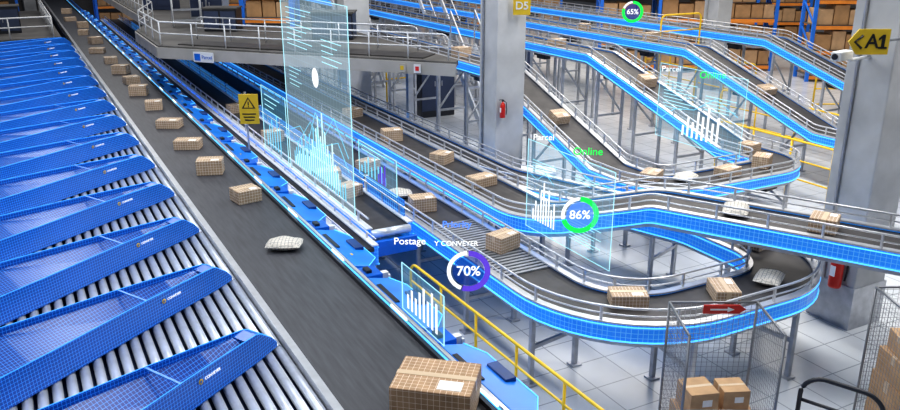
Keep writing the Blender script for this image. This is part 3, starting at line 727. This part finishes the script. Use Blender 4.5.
def curve_line(T, pts, r, m='hcyan'):
    T.part('chart_line', MB().tube([(x, y, .008) for x, y in pts], r, 4), M[m])
def ring_mesh(r0, r1, a0, a1, material, n=40):
    vs = []; fs = []
    for i in range(n + 1):
        a = math.radians(90 - (a0 + (a1 - a0) * i / n))
        for r in (r0, r1):
            for z in (-.003, .003): vs.append((r * math.cos(a), r * math.sin(a), z))
    for i in range(n):
        b = i * 4; c = b + 4
        fs += [(b, b + 2, c + 2, c), (b + 1, c + 1, c + 3, b + 3), (b, c, c + 1, b + 1), (b + 2, b + 3, c + 3, c + 2)]
    return MB().add(vs, fs).mesh('ring', material)
def donut(label, loc, r, txt, frac, colm, discm='hnavy'):
    T = Thing('hologram_gauge', label, 'hologram', group='floating holographic gauges', **facing(loc))
    T.part('dial', MB().lathe((0, 0, -.004), [(0, 0), (r * .72, 0)], 32), M[discm])
    T.part('ring', ring_mesh(r * .74, r, 0, 360 * frac, M[colm]), None, label='coloured ring segment')
    T.part('ring', ring_mesh(r * .80, r * .98, 360 * frac + 4, 356, M['hwhite']), None)
    o = T.part('lettering', text_mesh(txt, r * .66, M['hwhite'], .001, 'CENTER', .002), None); o.location = (0, 0, .004)
    return T
p1 = hpanel('tall pale translucent holographic display with bar chart', 2.90, 9.75, 1.36, 2.2, 2.15, 'holowhite')
random.seed(9)
bars(p1, .78, .15, [.14, .26, .4, .32, .56, .72, .5, .78, .58, .44, .36, .5, .28, .2], .032, .075, 'hpale')
bars(p1, .25, .10, [.16, .22, .3, .25, .4, .3, .45, .36, .5, .4, .6, .44, .64, .5, .4, .5, .36, .42, .3, .24, .28, .2, .16, .2], .022, .075, 'hcyan', .012)
bars(p1, .29, .10, [.10, .14, .2, .18, .26, .2, .3, .22], .014, .075, 'hpale', .014)
curve_line(p1, [(.1, .5), (.5, .62), (.8, .5), (1.1, .9), (1.4, .7), (1.7, .95), (2.1, .6)], .004)
curve_line(p1, [(.1, .35), (.4, .40), (.9, .75), (1.3, .55), (1.8, .70), (2.1, .45)], .004)
p1.part('marker', MB().lathe((1.15, 1.30, .004), [(0, .0), (.11, 0)], 24), M['hwhite'])
lines(p1, .2, 2.0, 8, .9, .06, .008); lines(p1, 1.4, 1.75, 5, .6, .06, .008); lines(p1, .2, 1.3, 5, .45, .05, .006)
p1b = hpanel('second translucent holographic sheet behind the tall display', 2.92, 11.0, 1.3, 1.1, .9)
lines(p1b, .15, .80, 4, .7, .07, .010); bars(p1b, .2, .10, [.2, .3, .4, .25, .5, .35], .03, .12, 'hcyan')
p2 = hpanel('translucent blue holographic display with bars', 4.70, 7.02, 1.12, 1.45, .98)
bars(p2, .14, .12, [.12, .22, .18, .34, .46, .3, .4, .2, .28], .020, .048, 'hwhite')
lines(p2, .80, .34, 8, .5, .03, .006); lines(p2, .10, .78, 5, .45, .03, .006); lines(p2, .85, .80, 3, .4, .03, .006)
curve_line(p2, [(.05, .62), (.2, .58), (.35, .68), (.5, .60)], .004)
donut('round gauge with green ring reading 86%', (4.60, 5.94, 1.59), .185, '86%', .7, 'hgreen', 'hblue')
p3 = hpanel('translucent blue holographic display with bars', 8.9, 9.65, 1.1, 1.75, 1.15)
bars(p3, .60, .12, [.16, .3, .24, .42, .36, .52, .3, .4], .040, .10, 'hwhite')
lines(p3, .12, .90, 9, .7, .05, .010); lines(p3, 1.0, .80, 5, .6, .05, .010); curve_line(p3, [(.1, .3), (.4, .5), (.8, .55), (1.2, .78), (1.65, .6)], .006)
p4 = hpanel('small blue holographic chart with pale bars', 2.46, 5.42, 1.31, .72, .40)
bars(p4, .12, .05, [.12, .18, .14, .22, .28, .20, .30, .24], .028, .070, 'hwhite')
p5 = hpanel('small blue holographic chart above the straight conveyor', 3.5, 8.9, 1.40, 1.1, .42)
bars(p5, .1, .05, [.08, .15, .22, .12, .26, .18, .2, .1], .03, .10, 'hcyan'); lines(p5, .1, .38, 2, .7, .05, .01); bars(p5, .62, .05, [.1, .2, .14, .24], .03, .06, 'hpurple', .012)
donut('round gauge with violet ring reading 70%', (3.34, 5.90, 1.27), .20, '70%', .55, 'hpurple')
def htext(txt, size, m, loc, label, bold=.002, yaw=12):
    o = bpy.data.objects.new('hologram_text', text_mesh(txt, size, M[m], .001, bold=bold)); link(o); o.location = loc; o.rotation_euler = (math.radians(90), 0, cam_yaw - math.radians(yaw))
    o['label'] = label; o['category'] = 'hologram'; o['group'] = 'floating holographic words'
htext('Postage', .105, 'hwhite', (3.10, 7.02, 1.22), 'white glowing floating word Postage', .001, 0)
htext('Y CONVEYER', .072, 'hwhite', (3.36, 6.62, 1.285), 'white glowing floating words Y CONVEYER', .001, 0)
htext('Priority', .095, 'hpriority', (3.50, 6.72, 1.43), 'blue glowing floating word Priority', .0015, 0)
htext('Online', .105, 'hgreen', (4.60, 6.10, 2.19), 'green glowing floating word Online', .0008, 4)
htext('Parcel', .09, 'hwhite', (4.62, 6.82, 2.17), 'white glowing floating word Parcel', .001, 4)
htext('Online', .14, 'hgreen', (8.80, 8.72, 2.20), 'green glowing floating word Online', .0008, 4)
htext('Parcel', .12, 'hwhite', (8.80, 9.52, 2.18), 'white glowing floating word Parcel', .001, 4)
donut('small green ring gauge beside the upper conveyors', (12.4, 14.5, 2.48), .24, '65%', .8, 'hgreen')

# ------------------------------------------------------------ lights / world / camera
w = bpy.data.worlds.new('World'); bpy.context.scene.world = w; w.use_nodes = True
bg = w.node_tree.nodes['Background']; bg.inputs[0].default_value = (.70, .81, 1.0, 1); bg.inputs[1].default_value = .17
def area(loc, size, power, col=(1, 1, 1), rot=(0, 0, 0)):
    l = bpy.data.lights.new('ceiling_light', 'AREA'); l.shape = 'RECTANGLE'; l.size = size[0]; l.size_y = size[1]; l.energy = power; l.color = col
    o = bpy.data.objects.new('ceiling_light', l); link(o); o.location = loc; o.rotation_euler = rot
area((2, 10, 8.5), (1.0, 16), 590, (.96, .98, 1))
area((9, 7, 8.5), (1.0, 12), 1030, (1, .99, .97))
area((2, 28, 8.5), (3, 14), 520, (1, .97, .93))
area((17, 20, 8.5), (4, 14), 1250, (1, .93, .84))
area((-4, 8, 7.5), (1.5, 12), 340, (.90, .95, 1), (0, math.radians(-25), 0))
cam = bpy.data.cameras.new('camera'); co = bpy.data.objects.new('camera', cam); link(co)
cam.sensor_width = 36; cam.lens = 36 * 809 / 900; cam.clip_end = 200
co.location = (0, 0, 4.2); co.rotation_euler = (math.radians(90 - 18.7), 0, math.radians(-28.1))
bpy.context.scene.camera = co
